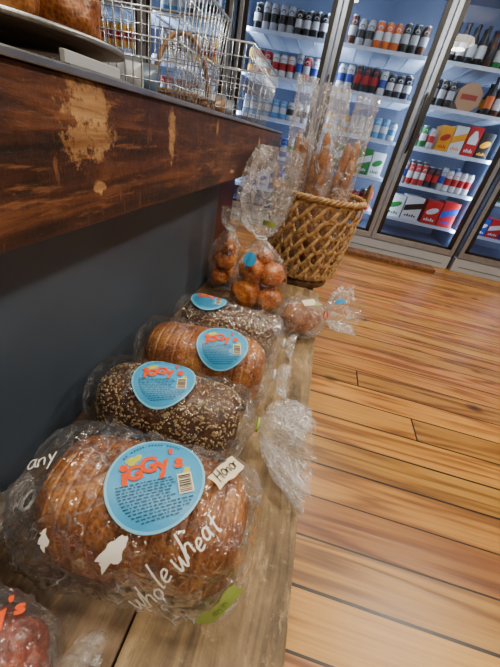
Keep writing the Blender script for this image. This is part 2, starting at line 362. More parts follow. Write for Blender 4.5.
ST={'w':(.66,[[(0,.6),(.05,.25),(.14,.0),(.24,.2),(.29,.45),(.33,.1),(.44,.02),(.56,.62)]]),
'h':(.5,[[(.04,1.15),(0,0)],[(0,.25),(.14,.5),(.3,.45),(.33,.2),(.36,0)]]),
'o':(.48,[[(.2,.55),(.02,.38),(.05,.08),(.2,0),(.36,.15),(.34,.42),(.17,.52)]]),
'l':(.28,[[(.05,1.2),(.03,.5),(.06,.05),(.16,.02)]]),
'e':(.46,[[(.02,.22),(.3,.34),(.26,.52),(.1,.5),(0,.25),(.1,.02),(.36,.1)]]),
'a':(.5,[[(.3,.45),(.12,.5),(0,.25),(.1,.02),(.28,.12),(.32,.5),(.34,.05),(.42,.02)]]),
't':(.44,[[(.18,1.0),(.14,.5),(.16,.05),(.3,.04)],[(-.02,.6),(.38,.7)]]),
'n':(.46,[[(0,.5),(0,0)],[(0,.32),(.14,.5),(.28,.4),(.3,0)]]),
'y':(.44,[[(0,.5),(.14,.1)],[(.32,.5),(.02,-.4)]]),
'r':(.36,[[(0,.5),(0,0)],[(0,.3),(.12,.48),(.26,.46)]]),
'H':(.58,[[(0,1),(0,0)],[(.4,1),(.4,0)],[(0,.5),(.4,.52)]]),
'i':(.2,[[(.04,.5),(.04,0)],[(.04,.7),(.05,.74)]]),' ':(.22,[])}
def hand2d(s,size,w,jit=.09):
    x=0; parts=[]
    for ch in s:
        adv,strokes=ST[ch]; jy=random.uniform(-jit,jit); js=random.uniform(.88,1.18)
        for st in strokes:
            k=[(a*js,b*js) for a,b in st]; pts=catm([list(q) for q in k],max(4,(len(k)-1)*5))
            V=[];F=[]
            for i,q in enumerate(pts):
                a=pts[max(i-1,0)]; b=pts[min(i+1,len(pts)-1)]; dx,dy=b[0]-a[0],b[1]-a[1]; l=math.hypot(dx,dy) or 1
                ww=w*(.75+.5*abs(math.sin(i*.8+x*3)))
                px,py=-dy/l*ww/2,dx/l*ww/2
                X=(x+q[0]+q[1]*.12)*size; Y=(q[1]+jy)*size
                V+=[(X+px,Y+py),(X-px,Y-py)]
                if i: n=len(V); F.append((n-4,n-3,n-1,n-2))
            parts.append((V,F))
        x+=adv
    V,F=join2d(parts); W=x*size
    return [(a-W/2,b-size*.3) for a,b in V],F
def decal(name,VF,C,R,U,D,bvh,off,mat,parent,extr=0,label=None):
    C,R,U,D=Vector(C),Vector(R).normalized(),Vector(U).normalized(),Vector(D).normalized()
    bm=bmesh.new(); vs=[]
    for x,y in VF[0]:
        o=C+R*x+U*y; hit=bvh.ray_cast(o-D*.25,D)
        p=(hit[0] if hit[0] is not None and (hit[0]-o).length<.06 else o)-D*off; vs.append(bm.verts.new(p))
    for f in VF[1]:
        try: bm.faces.new([vs[i] for i in f])
        except ValueError: pass
    return obj(name,bm,mat,parent,smooth=True,label=label)
def axes(D,rot):
    D=Vector(D).normalized(); R=Vector((1,0,0)); R=(R-D*R.dot(D)).normalized(); U=(-D).cross(R)
    c,s=math.cos(rot),math.sin(rot)
    return R*c+U*s, U*c-R*s, D
def logo2d(r):
    b=r*.022; parts=[]
    spec=[('i',-.62,.14,.50,.10),('G',-.42,.20,.44,.18),('G',-.13,.33,.50,-.08),('y',.15,.30,.54,.14),("'",.36,.46,.5,0),('s',.50,.30,.46,-.16)]
    for ch,x,y,s,rt in spec:
        if ch=='i':
            parts.append(xf2d(rect2d(0,0,r*.10,r*.28,1,2),x*r,y*r-.02*r,rt)); parts.append(xf2d(disc2d(r*.085,1,14),x*r-.01*r,y*r+.23*r)); continue
        parts.append(xf2d(text2d(ch,r*s,bold=b),x*r,y*r,rt))
    return join2d(parts)
def round_label(parent,bvh,C,D,rot,r=.045):
    R,U,Dv=axes(D,rot)
    lab=decal('label',disc2d(r,14,56),C,R,U,Dv,bvh,.0010,M['lab'],parent,label='round sky blue paper label')
    decal('label_rim',disc2d(r,2,56,r*.95),C,R,U,Dv,bvh,.0015,M['labr'],lab)
    for q in (xf2d(disc2d(r*.17,2,16,wob=.3,ry=.6),-r*.42,r*.52,.5),xf2d(disc2d(r*.12,2,16,wob=.3,ry=.6),r*.62,r*.05,.9)):
        decal('accent_mark',q,C,R,U,Dv,bvh,.0018,M['yell'],lab,label='yellow green mark')
    decal('lettering',logo2d(r),C,R,U,Dv,bvh,.0026,M['orange'],lab,label='uneven orange lettering with a round dotted i')
    bars=[]; rg=random.Random(3)
    for j in range(13):
        y=-r*.03-j*r*.062; half=math.sqrt(max(0,(r*.86)**2-y*y))*.92; x=-half
        lim=half if j>7 else half*.36
        while x<lim:
            w=rg.uniform(.03,.11)*r; bars.append(rect2d(x+w/2,y,w,r*.022,1,1)); x+=w+r*.028
    decal('fine_print',join2d(bars),C,R,U,Dv,bvh,.0022,M['green'],lab)
    bars=[]
    for k in range(20):
        if k%6==5: continue
        a=PI*.28+PI*.5*k/20; bars.append(xf2d(rect2d(0,0,r*.03,r*.035,1,1),.86*r*math.cos(a),.86*r*math.sin(a),a+PI/2))
    decal('border_print',join2d(bars),C,R,U,Dv,bvh,.0022,M['green'],lab)
    decal('barcode_panel',rect2d(r*.56,-r*.22,r*.3,r*.44,4,4),C,R,U,Dv,bvh,.0024,M['cream'],lab)
    bars=[]; y=-r*.40
    while y<-r*.05:
        h=rg.choice((.008,.014,.022))*r*1.2; bars.append(rect2d(r*.56,y,r*.25,h,2,1)); y+=h+r*.02
    decal('barcode',join2d(bars),C,R,U,Dv,bvh,.0030,M['black'],lab)
    return lab
# ------------------------------------------------------------------ room
def struct(name,bm,m): 
    o=obj(name,bm,m,smooth=False); o['kind']='structure'; return o
bm=bmesh.new(); box(bm,-3.2,4.2,-2.6,4.3,-.05,0); struct('floor',bm,M['floor'])
bm=bmesh.new(); box(bm,-3.2,4.2,-2.6,4.3,2.9,2.95); struct('ceiling',bm,M['ceil'])
bm=bmesh.new(); box(bm,-3.3,4.3,4.3,4.4,-.05,2.95); struct('wall_back',bm,M['wall'])
bm=bmesh.new(); box(bm,-3.3,4.3,-2.7,-2.6,-.05,2.95); struct('wall_front',bm,M['wall'])
bm=bmesh.new(); box(bm,-3.3,-3.2,-2.6,4.3,-.05,2.95); struct('wall_left',bm,M['wall'])
bm=bmesh.new(); box(bm,4.2,4.3,-2.6,4.3,-.05,2.95); struct('wall_right',bm,M['wall'])
# ------------------------------------------------------------------ counter with beam shelf
t=thing('display_counter','dark slate painted counter with thick worn brown wooden beam edge above the bench','counter',(-.5,.45,0))
def w2(o,par): o.location=-Vector(par.location); return o
bm=bmesh.new(); box(bm,-.30,-.28,-.6,.94,0,.75,.001); w2(obj('front_panel',bm,M['panel'],t,False),t)
bm=bmesh.new(); box(bm,-.26,-.2,-.6,1.4,.68,.792,.004)
w2(obj('beam',bm,M['beam'],t,False,label='worn dark stained wooden beam with chipped pale patches'),t)
bm=bmesh.new(); box(bm,-.85,-.26,-.6,1.4,.75,.792,.002); w2(obj('top_board',bm,M['bench2'],t,False),t)
bm=bmesh.new(); box(bm,-.24,-.196,-.6,1.4,.792,.7975,.001); w2(obj('metal_trim',bm,M['steel'],t,False,label='thin steel strip along the beam'),t)
bm=bmesh.new(); box(bm,-.85,-.82,-.6,1.35,0,.75); w2(obj('side_panel',bm,M['panel'],t,False),t)
bm=bmesh.new(); box(bm,-.82,-.3,.92,.94,0,.75); w2(obj('end_panel',bm,M['panel'],t,False),t)
# bench
t=thing('plank_bench','low weathered plank bench carrying the bagged loaves','bench',(-.1,.35,0))
bm=bmesh.new(); box(bm,-.068,.085,-.5,1.04,.315,.36,.003); w2(obj('plank',bm,M['bench'],t,False),t)
bm=bmesh.new(); box(bm,-.278,-.070,-.5,1.04,.315,.36,.003); w2(obj('plank',bm,M['bench2'],t,False),t)
for x in (-.24,.03):
    for y in (-.42,.94):
        bm=bmesh.new(); box(bm,x-.03,x+.03,y-.03,y+.03,0,.315,.002); w2(obj('leg',bm,M['bench2'],t,False),t)
BZ=.36
# ------------------------------------------------------------------ bagged loaves
def seeds_on(hl,hw,h,n,parent,seed):
    rg=random.Random(seed); bm=bmesh.new(); base=bmesh.new(); bmesh.ops.create_icosphere(base,subdivisions=1,radius=1)
    co=[v.co.copy() for v in base.verts]; fs=[[v.index for v in f.verts] for f in base.faces]; base.free()
    for i in range(n):
        tt=rg.uniform(-.97,.97); a=rg.uniform(-.2,PI+.2); p=loaf_pt(tt,a,hl,hw,h,0,seed)
        d=(p-Vector((p.x,0,h*.38))).normalized(); x=d.orthogonal().normalized(); x=Matrix.Rotation(rg.uniform(0,6.28),3,d)@x; y=d.cross(x)
        s=rg.uniform(.0012,.0031); vs=[bm.verts.new(p+x*c.x*s+y*c.y*s*.55+d*(c.z*.0010+.0003)) for c in co]
        for f in fs: bm.faces.new([vs[j] for j in f])
    o=obj('seeds',bm,M['seed'],parent,True,kind='stuff'); return o
def bagged_loaf(label,loc,rz,hl,hw,h,crust,seed,slices,tail,side=1,seeds=0,tie='bluetie',amp=.006,g=.002,skew=0):
    t=thing('bagged_loaf',label,'bread',loc,rz)
    lf=obj('loaf',loaf_mesh(hl,hw,h,slices,seed),M[crust],t)
    if seeds: seeds_on(hl,hw,h,seeds,lf,seed)
    zc=h*.36
    def key(x,s,am=1.0,pl=0.0): return [side*x,-skew,zc+ (1-s)*.012, 0,1,0, 0,0,1, (hw+g+skew)*s,(h-zc+g)*(.3+.7*s),(zc)*(.3+.7*s)+.0005,.72,pl,am]
    K=[key(-hl-.012,.08,.3),key(-hl-.009,.6,.9),key(-hl+.002,.88),key(-hl+.03,1.01),key(-hl*.4,1.02),key(0,1.02),key(hl*.4,1.02),key(hl-.03,1.01),key(hl+.000,.9,1,.02),key(hl+.010,.6,1,.09)]
    (nx,ny,nz)=tail[0]
    for i,(px,py,pz,a,b,pl) in enumerate([(nx,ny,nz,.008,.007,.1)]+list(tail[1:])):
        K.append([side*px,py,pz,0,1,0,0,0,1,a,b,b,.95,pl,.3 if i==0 else .8])
    obj('bag',bag_mesh(K,amp,seed+.3,n=190,ns=130,matcut=8.4),[M['bag'],M['bagc']],t)
    skin=bvh_of(bag_mesh(K,0,seed+.3,grow=amp*.85))
    bm=bmesh.new(); 
    tube(bm,[(side*nx,ny+.0095*math.cos(a),nz+.0095*math.sin(a)) for a in [2*PI*k/20 for k in range(20)]],.0018,6,True)
    obj('tie',bm,M[tie],t); return t,skin
# loaf 1 (nearest)
t1,s1=bagged_loaf('large sliced brown wheat loaf nearest the camera, handwriting on its clear bag',(-.092,.172,BZ),math.radians(4),.108,.064,.118,'crust',1.0,15,
   [(.126,-.02,.05),(.134,-.030,.045,.026,.02,.25),(.143,-.040,.04,.032,.026,.35)],side=-1,g=.001,amp=.010,skew=.003)
round_label(t1,s1,(.012,-.008,.125),(0,.12,-1),math.radians(28),.046)
Dn=(-.12,.55,-.83)
R,U,Dv=axes(Dn,math.radians(60))
decal('handwriting',hand2d('whole wheat',.0192,.0016,.18),(.050,-.052,.085),R,U,Dv,s1,.002,M['white'],t1,label='white handwritten marker')
R,U,Dv=axes((0,.1,-1),math.radians(62))
tg=decal('tag',rect2d(0,0,.040,.018,6,3,.0014),(.076,.020,.12),R,U,Dv,s1,.0015,M['cream'],t1,label='small torn cream tag')
decal('tag_writing',hand2d('Honor',.0125,.0010),(.076,.020,.12),R,U,Dv,s1,.0027,M['black'],tg)
R,U,Dv=axes((-.3,.6,-.7),math.radians(66))
st=decal('sticker',rect2d(0,0,.044,.016,8,4,.0018),(.086,-.052,.050),R,U,Dv,s1,.002,M['lime'],t1,label='crumpled lime green sticker')
decal('scribble',hand2d('an in',.009,.0006,.2),(.086,-.052,.050),R,U,Dv,s1,.003,M['limed'],st)
R,U,Dv=axes((0,.5,-.85),math.radians(60))
decal('print',disc2d(.015,3,26,wob=.4,ry=.5),(-.002,-.057,.09),R,U,Dv,s1,.0015,M['white'],t1,label='white smeared print')
R,U,Dv=axes((0,.5,-.85),math.radians(100))
decal('print',disc2d(.008,3,20,wob=.4,ry=.5),(-.062,-.05,.07),R,U,Dv,s1,.0015,M['white'],t1,label='white smeared print')
R,U,Dv=axes((.3,.4,-.85),math.radians(42))
decal('handwriting',hand2d('any',.017,.0013),(-.084,.0,.09),R,U,Dv,s1,.002,M['white'],t1,label='white handwritten marker')
# loaf 2
t2,s2=bagged_loaf('dark seeded loaf second from the camera, blue label and bag gathered over the bench edge',(-.134,.318,BZ),math.radians(4),.106,.051,.106,'crust2',2.0,0,
   [(.134,-.002,.064),(.146,-.004,.064,.028,.020,.35),(.170,-.012,.062,.046,.030,.42),(.194,-.020,.056,.054,.034,.42),(.212,-.026,.050,.056,.034,.45)],seeds=1900,tie='limetie')
round_label(t2,s2,(-.008,-.006,.11),(0,.15,-1),math.radians(16),.043)
# loaf 3
t3,s3=bagged_loaf('golden brown loaf third from the camera with large tilted blue label',(-.125,.446,BZ),math.radians(4),.110,.056,.112,'crust3',3.0,13,
   [(.130,-.000,.058),(.140,-.002,.056,.020,.016,.35),(.158,-.004,.052,.028,.020,.4)])
round_label(t3,s3,(.032,-.018,.10),(0,.46,-1),math.radians(12),.043)
# loaf 4
t4,s4=bagged_loaf('dark seeded loaf fourth from the camera, just in front of the upright bags',(-.12,.580,BZ),math.radians(0),.106,.050,.098,'crust2',4.0,0,
   [(.128,.0,.05),(.138,-.002,.050,.018,.014,.35),(.152,-.004,.048,.024,.018,.4)],seeds=1500)
round_label(t4,s4,(-.05,.004,.1),(0,.1,-1),math.radians(5),.038)
# ------------------------------------------------------------------ upright bags
def upright(name,label,cat,loc,prof,seed,mat='bag',amp=.008,tie=None,n=130,ns=96,group=None,matcut=None):
    t=thing(name,label,cat,loc,0,group)
    K=[[x,y,z,1,0,0,0,1,0,a,b,b,.95,pl,am] for (x,y,z,a,b,pl,am) in prof]
    obj('bag',bag_mesh(K,amp,seed,n=n,ns=ns,matcut=matcut),[M[mat],M['bagc']],t)
    if tie:
        x,y,z,r,mk=tie; bm=bmesh.new(); tube(bm,[(x+r*math.cos(2*PI*k/18),y+r*math.sin(2*PI*k/18),z) for k in range(18)],.0024,6,True); obj('tie',bm,M[mk],t)
    return t,K
t,K=upright('bagged_rolls','tall clear bag of glazed rolls with twisted top rising to the shelf','bread bag',(-.100,.815,BZ),
  [(0,0,.002,.03,.03,0,.3),(0,0,.006,.062,.058,0,.8),(0,0,.05,.074,.066,0,1),(0,0,.11,.066,.056,.02,1),(-.008,0,.16,.04,.036,.08,1),(-.018,0,.195,.012,.012,.15,.3),
   (-.024,0,.22,.034,.022,.35,1),(-.028,0,.27,.050,.028,.35,1.1),(-.022,0,.33,.050,.026,.35,1.1),(-.010,0,.400,.040,.022,.4,1)],5.2,'bag',.009,(-.018,0,.195,.013,'bluetie'),matcut=4.0)
for i,(x,y,z,r) in enumerate([(-.028,-.020,.043,.042),(.036,-.014,.040,.038),(0,.030,.040,.036),(-.022,-.010,.108,.038),(.028,-.004,.106,.037),(0,.0,.152,.022)]):
    bm=bmesh.new(); blob(bm,(x,y,z),r*1.04,r*.98,r*.95,i*1.7,.07,i,crease=1.1); obj('bread_roll',bm,M['roll'],t)
sk=bvh_of(bag_mesh(K,0,5.2,grow=.009))
R=Vector((1,0,0)); U=Vector((0,.3,.95)); Dv=Vector((.1,.95,-.3))
decal('sticker',disc2d(.018,4,24),(-.03,-.05,.15),R,U,Dv,sk,.001,M['lab'],t,label='small round blue sticker')
decal('sticker',rect2d(0,0,.03,.012,4,2,.001),(.0,-.03,.24),R,U,Dv,sk,.004,M['lime'],t,label='lime green sticker')
t,K=upright('bagged_rolls','smaller bag of dark rolls against the slate panel, left of the tall bag','bread bag',(-.226,.90,BZ),
  [(0,0,.002,.02,.02,0,.3),(0,0,.006,.040,.045,0,.8),(0,0,.06,.044,.05,0,1),(0,0,.12,.040,.042,.02,1),(.002,0,.155,.022,.024,.08,1),(.004,0,.175,.010,.010,.15,.3),
   (.006,0,.195,.024,.02,.3,1),(.008,0,.235,.028,.022,.35,1)],6.4,'bag',.006,(.004,0,.175,.011,'bluetie'),matcut=4.0)
for i,(x,y,z,r) in enumerate([(-.012,-.016,.03,.028),(.014,.012,.032,.028),(-.004,.0,.082,.032),(.010,-.01,.124,.022)]):
    bm=bmesh.new(); blob(bm,(x,y,z),r,r,r*.95,i*1.3+9,.07,crease=1.1); obj('bread_roll',bm,M['roll'],t)
t=thing('bagged_round_loaf','small round brown loaf in a clear bag whose gathered end points over the floor','bread bag',(.036,.735,BZ),math.radians(22))
bm=bmesh.new(); blob(bm,(-.004,0,.040),.050,.045,.040,3,.07,flatb=True); lo=obj('loaf',bm,M['crust3'],t)
K=[]
for (x,z,a,b,pl,am) in [(-.062,.03,.01,.01,0,.3),(-.057,.036,.040,.026,0,.9),(-.035,.044,.050,.040,0,1),(0,.046,.054,.046,0,1),(.03,.046,.050,.044,.02,1),(.05,.050,.034,.030,.06,1),(.064,.055,.010,.009,.15,.3),(.078,.062,.034,.028,.3,1),(.1,.070,.052,.038,.35,1.1),(.122,.076,.062,.042,.4,1)]:
    K.append([x,0,z,0,1,0,0,0,1,a,b,b if z>.047 else z-.001,.9,pl,am])
obj('bag',bag_mesh(K,.009,7.7,n=120,ns=84),M['bagc'],t)
sk=bvh_of(bag_mesh(K,0,7.7,grow=.008))
R,U,Dv=axes((0,.5,-.85),.2)
decal('sticker',rect2d(0,0,.034,.02,4,3,.001),(.0,-.01,.08),R,U,Dv,sk,.001,M['cream'],t,label='pale printed sticker')
decal('print',rect2d(.0,0,.018,.008,4,3,.001),(.02,-.015,.08),R,U,Dv,sk,.002,M['lime'],t)
decal('label',disc2d(.010,4,20),(.085,0,.085),R,U,Dv,sk,.004,M['lab'],t)
bm=bmesh.new(); tube(bm,[(.064,.011*math.cos(2*PI*k/18),.055+.011*math.sin(2*PI*k/18)) for k in range(18)],.0022,6,True); obj('tie',bm,M['orange'],t,label='orange tie')
# near left bag
t=thing('bagged_pastry','crumpled clear bag of reddish pastry at the near left corner of the bench','bread bag',(-.160,.036,BZ),math.radians(0))
bm=bmesh.new(); blob(bm,(0,0,.032),.050,.030,.034,21,.16,flatb=True); obj('pastry',bm,M['berry'],t)
K=[]
for (x,z,a,b,pl,am) in [(-.062,.03,.01,.01,0,.3),(-.056,.036,.026,.026,0,.9),(-.035,.044,.032,.040,0,1),(0,.046,.034,.044,0,1),(.03,.044,.032,.040,.02,1),(.046,.045,.024,.028,.06,1),(.058,.05,.010,.009,.15,.3),(.068,.045,.022,.018,.3,1),(.082,.04,.030,.022,.3,1)]:
    K.append([x,0,z,0,1,0,0,0,1,a,b,b if z>.049 else z-.001,.9,pl,am])
obj('bag',bag_mesh(K,.008,9.1,n=120,ns=84),M['bagc'],t)
sk=bvh_of(bag_mesh(K,0,9.1,grow=.009)); R,U,Dv=axes((0,.2,-1),.9)
decal('print',logo2d(.030),(.020,.006,.09),R,U,Dv,sk,.002,M['orange'],t,label='orange printed lettering')
decal('print',disc2d(.011,3,20,wob=.4,ry=.5),(.032,-.014,.08),R,U,Dv,sk,.001,M['lime'],t,label='green print')
# ------------------------------------------------------------------ stool + basket + baguettes
BX,BY=-.004,1.22
t=thing('round_stool','low round wooden stool under the woven basket','stool',(BX,BY,0))
bm=bmesh.new(); lathe(bm,[(.10,.325),(.112,.33),(.115,.345),(.112,.358),(.10,.36)],32); obj('seat',bm,M['bench2'],t)
for k in range(3):
    a=k*2*PI/3+.5; bm=bmesh.new(); tube(bm,[(.07*math.cos(a),.07*math.sin(a),.326),(.1*math.cos(a),.1*math.sin(a),0)],.014,8); obj('leg',bm,M['bench2'],t)
t=thing('woven_basket','round woven seagrass basket holding bagged baguettes at the bench end','basket',(BX,BY,.3605))
Hb=.28
def br(z): u=z/Hb; return .126+.034*max(u,0)**.8
bm=bmesh.new(); lathe(bm,[(.02,.001),(.120,.001),(.124,.004),(.120,.009),(.02,.009)],40); obj('base',bm,M['straw'],t)
bm=bmesh.new(); NA=11; lev=5; sp_=(Hb-.052)/(lev-.5)
for k in range(lev):
    zk=.038+k*sp_
    for ph in (0,PI):
        fr=[]
        for i in range(NA*14):
            a=2*PI*i/(NA*14); q=NA*a+ph+k*PI
            z=zk+sp_*.50*math.sin(q); r=br(zk)+.006*math.cos(q); o=Vector((math.cos(a),math.sin(a),0))
            tang=Vector((-math.sin(a)*r,math.cos(a)*r,sp_*.5*NA*math.cos(q))).normalized()
            fr.append((o*r+Vector((0,0,max(z,.009))),o,o.cross(tang).normalized()))
        strap(bm,fr,.0072,.0020)
for k in range(1,lev+1):
    zk=.038+(k-.5)*sp_; fr=[]
    for i in range(NA*8):
        a=2*PI*i/(NA*8); o=Vector((math.cos(a),math.sin(a),0)); r=br(zk)+.003*math.cos(NA*a+k*PI)-.004
        fr.append((o*r+Vector((0,0,zk)),o,Vector((0,0,1))))
    strap(bm,fr,.0042,.0018)
bmesh.ops.recalc_face_normals(bm,faces=bm.faces[:])
obj('woven_wall',bm,M['straw'],t)
bm=bmesh.new()
for ph in (0,2*PI/3,4*PI/3):
    pts=[]
    for i in range(240):
        a=2*PI*i/240; q=a*20+ph; r=br(Hb)+.0055*math.cos(q); pts.append((r*math.cos(a),r*math.sin(a),Hb+.0055*math.sin(q)))
    tube(bm,pts,.0048,6,True)
obj('braided_rim',bm,M['straw'],t)
for a0 in (.05,PI+.05):
    bm=bmesh.new(); pts=[]
    for i in range(17):
        u=i/16; a=a0-.28+.56*u; rr=br(Hb)+.004; pts.append((rr*math.cos(a),rr*math.sin(a),Hb+.055*math.sin(PI*u)))
    tube(bm,pts,.0065,8); obj('handle',bm,M['wicker'],t)
descr=[('leftmost bagged baguettes in the basket, film top leaning toward the shelf',(-.060,.0),(-.122,.0),3),
       ('bagged baguettes at the front of the basket, in front of two other bags',(-.002,-.060),(-.035,-.095),3),
       ('bagged baguettes standing at the back of the basket with tall film top',(.0,.060),(-.015,.095),3),
       ('rightmost bagged baguettes in the basket, beside the rim handle',(.060,.0),(.070,.0),3)]
for i,(lb,b,tp,nb) in enumerate(descr):
    t=thing('bagged_baguettes',lb,'bread bag',(BX+b[0],BY+b[1],.372))
    dx,dy=tp[0]-b[0],tp[1]-b[1]; HH=.575-.02*(i%2)
    def at(z): return (dx*z/HH,dy*z/HH)
    for k in range(nb):
        a=k*2*PI/nb+i; bm=bmesh.new(); pts=[];rs=[]
        L=.405+.03*math.sin(i*3+k*2.3); 
        for j in range(33):
            u=j/32; z=.012+u*L; x,y=at(z); pts.append((x+.0165*math.cos(a),y+.0150*math.sin(a),z)); rs.append(.0170*(max(0.02,1-abs(2*u-1)**6))**.5*(1+.05*math.sin(u*46+k)))
        tube(bm,pts,rs,14); obj('baguette',bm,M['crust3' if (i+k)%3==0 else 'stick'],t)
    K=[]
    for z,a,pl,am in [(.002,.01,0,.2),(.006,.030,.0,.6),(.05,.036,.02,1),(.2,.037,.03,1),(.38,.037,.06,1.1),(.44,.034,.14,1.2),(.485,.028,.25,1.2),(.53,.026,.35,1.2),(HH,.022,.45,1.2)]:
        x,y=at(z); K.append([x,y,z,1,0,0,0,1,0,a,a*.85,a*.85,1,pl,am])
    obj('bag',bag_mesh(K,.006,11+i*1.3,n=100,ns=66),M['bagc'],t)
t=thing('cardboard_box','dark red tall box standing on the floor under the end of the shelf','box',(-.42,1.17,0))
bm=bmesh.new(); box(bm,-.1,.1,-.1,.1,0,.64,.003); obj('carton',bm,M['darkred'],t,False)
bm=bmesh.new(); box(bm,-.102,.102,-.102,.102,.64,.655,.002); obj('lid',bm,M['blackm'],t,False)
# ------------------------------------------------------------------ things on the counter
TZ=.7925
t=thing('cake_stand','dark metal-edged round stand of pastries on the counter beside the price card','cake stand',(-.395,.40,TZ))
bm=bmesh.new(); lathe(bm,[(.06,0),(.062,.004),(.02,.012),(.018,.022),(.1,.027),(.130,.034),(.130,.038),(.1,.034),(.01,.032)],48); obj('plate',bm,M['plate'],t)
bm=bmesh.new(); tube(bm,[(.132*math.cos(2*PI*i/64),.132*math.sin(2*PI*i/64),.037) for i in range(64)],.003,8,True); obj('metal_edge',bm,M['steel'],t)
for i,(x,y,r) in enumerate([(.055,-.055,.042),(-.045,-.06,.042),(.058,.045,.042),(-.045,.05,.043)]):
    p=thing('pastry',['round golden pastry nearest the price card on the dark stand','round golden pastry at the near left of the dark stand','round golden pastry on the dark stand, toward the wire basket and shelf edge','round golden pastry at the far left of the dark stand'][i],'pastry',(-.395+x,.40+y,TZ+.0350),i,'pastries on the dark stand')
    bm=bmesh.new(); blob(bm,(0,0,.026+(.0)),r*.92,r*.9,.037,i+40,.09,flatb=True); obj('crust',bm,M['crust3'],p)
    bm=bmesh.new(); tube(bm,[(r*.6*u*math.cos(u*9),r*.6*u*math.sin(u*9),.064-.012*u) for u in [j/14 for j in range(15)]],.004,6); obj('swirl',bm,M['roll'],p)
t=thing('price_card','low grey price strip lying along the steel trimmed shelf edge','price card',(-.232,.335,.798),math.radians(0))
bm=bmesh.new(); box(bm,-.012,.010,-.045,.045,0,.003,.001); obj('foot',bm,M['steel'],t,False)
bm=bmesh.new(); box(bm,-.003,.002,-.040,.040,.003,.012,.001); obj('card',bm,flat('#a9adb0',.4),t,False)
def wire_basket(label,x0,x1,y0,y1,h,sp=.022,tap=.015):
    t=thing('wire_basket',label,'basket',((x0+x1)/2,(y0+y1)/2,TZ+.001)); hx,hy=(x1-x0)/2,(y1-y0)/2
    bm=bmesh.new(); rings=[.004]+[h*k/6 for k in range(1,6)]
    def cn(z): k=1-tap/hx*(1-z/h); return hx*k,hy*k
    for z in rings:
        a,b=cn(z); tube(bm,[(-a,-b,z),(a,-b,z),(a,b,z),(-a,b,z)],.0010,5,True)
    n=int(2*hy/sp); m=int(2*hx/sp)
    for s in (-1,1):
        for i in range(n+1):
            f=-1+2*i/n; a0,b0=cn(.004); tube(bm,[(s*a0,f*b0,.004),(s*hx,f*hy,h)],.0009,5)
        for i in range(m+1):
            f=-1+2*i/m; a0,b0=cn(.004); tube(bm,[(f*a0,s*b0,.004),(f*hx,s*hy,h)],.0009,5)
    for i in range(m+1):
        a0,b0=cn(.004); f=-1+2*i/m; tube(bm,[(f*a0,-b0,.003),(f*a0,b0,.003)],.0009,5)
    obj('wire_mesh',bm,M['wire'],t)
    bm=bmesh.new(); tube(bm,[(-hx,-hy,h),(hx,-hy,h),(hx,hy,h),(-hx,hy,h)],.0024,8,True); obj('rim',bm,M['wire'],t)
    return t
wire_basket('nearer galvanised wire basket on the counter, beside the cake stand',-.50,-.245,.555,.775,.15,sp=.015)
wire_basket('farther galvanised wire basket at the end of the counter, near the woven basket',-.48,-.245,.97,1.385,.16,sp=.016)
def packet(loc,rz,c,lb,h=.05):
    t=thing('snack_packet',lb,'packet',loc,rz); bm=bmesh.new(); rows=[]
    for j in range(9):
        v=j/8; th=.018*math.sin(PI*min(1,max(0,v)))+.0015; rows.append([bm.verts.new((.035*spow(math.cos(2*PI*k/20),.6),th*spow(math.sin(2*PI*k/20),.9),v*h)) for k in range(20)])
    grid_faces(bm,rows); bm.faces.new(rows[0][::-1]); bm.faces.new(rows[-1]); obj('pouch',bm,flat(c),t)
    bm=bmesh.new(); box(bm,-.034,.034,-.0022,.0022,h-.002,h+.006); obj('seal',bm,flat('#8a949e'),t,False)
for i,(y,c,nm) in enumerate([(.61,'#8c949c','silver'),(.665,'#aab0b4','white'),(.72,'#4a6278','slate blue')]):
    packet((-.40,y,TZ+.006),.1*i,c,f'{nm} snack packet inside the nearer wire basket')
for i,(y,c,nm) in enumerate([(1.05,'#b0b4b6','white'),(1.15,'#7a5a3c','tan'),(1.25,'#6f7a86','grey')]):
    packet((-.39,y,TZ+.006),.1*i,c,f'{nm} snack packet inside the farther wire basket')
t=thing('willow_basket','small brown willow basket with tall hoop handle between the wire baskets','basket',(-.375,.872,TZ))
bm=bmesh.new()
for k in range(4):
    z=.006+k*.008; r=.066+.010*k/4
    tube(bm,[((r+.002*math.sin(12*a+k*PI))*math.cos(a),(r+.002*math.sin(12*a+k*PI))*math.sin(a),z) for a in [2*PI*i/72 for i in range(72)]],.0048,6,True)
obj('woven_wall',bm,M['wicker'],t)
bm=bmesh.new(); lathe(bm,[(.01,.0),(.066,.0),(.066,.006),(.01,.006)],24); obj('base',bm,M['wicker'],t)
bm=bmesh.new(); tube(bm,[(.076*math.cos(a)*.5,.076*math.cos(a)*.85,.03+.11*math.sin(a)) for a in [PI*i/24 for i in range(25)]],.0055,8); obj('handle',bm,M['wicker'],t)
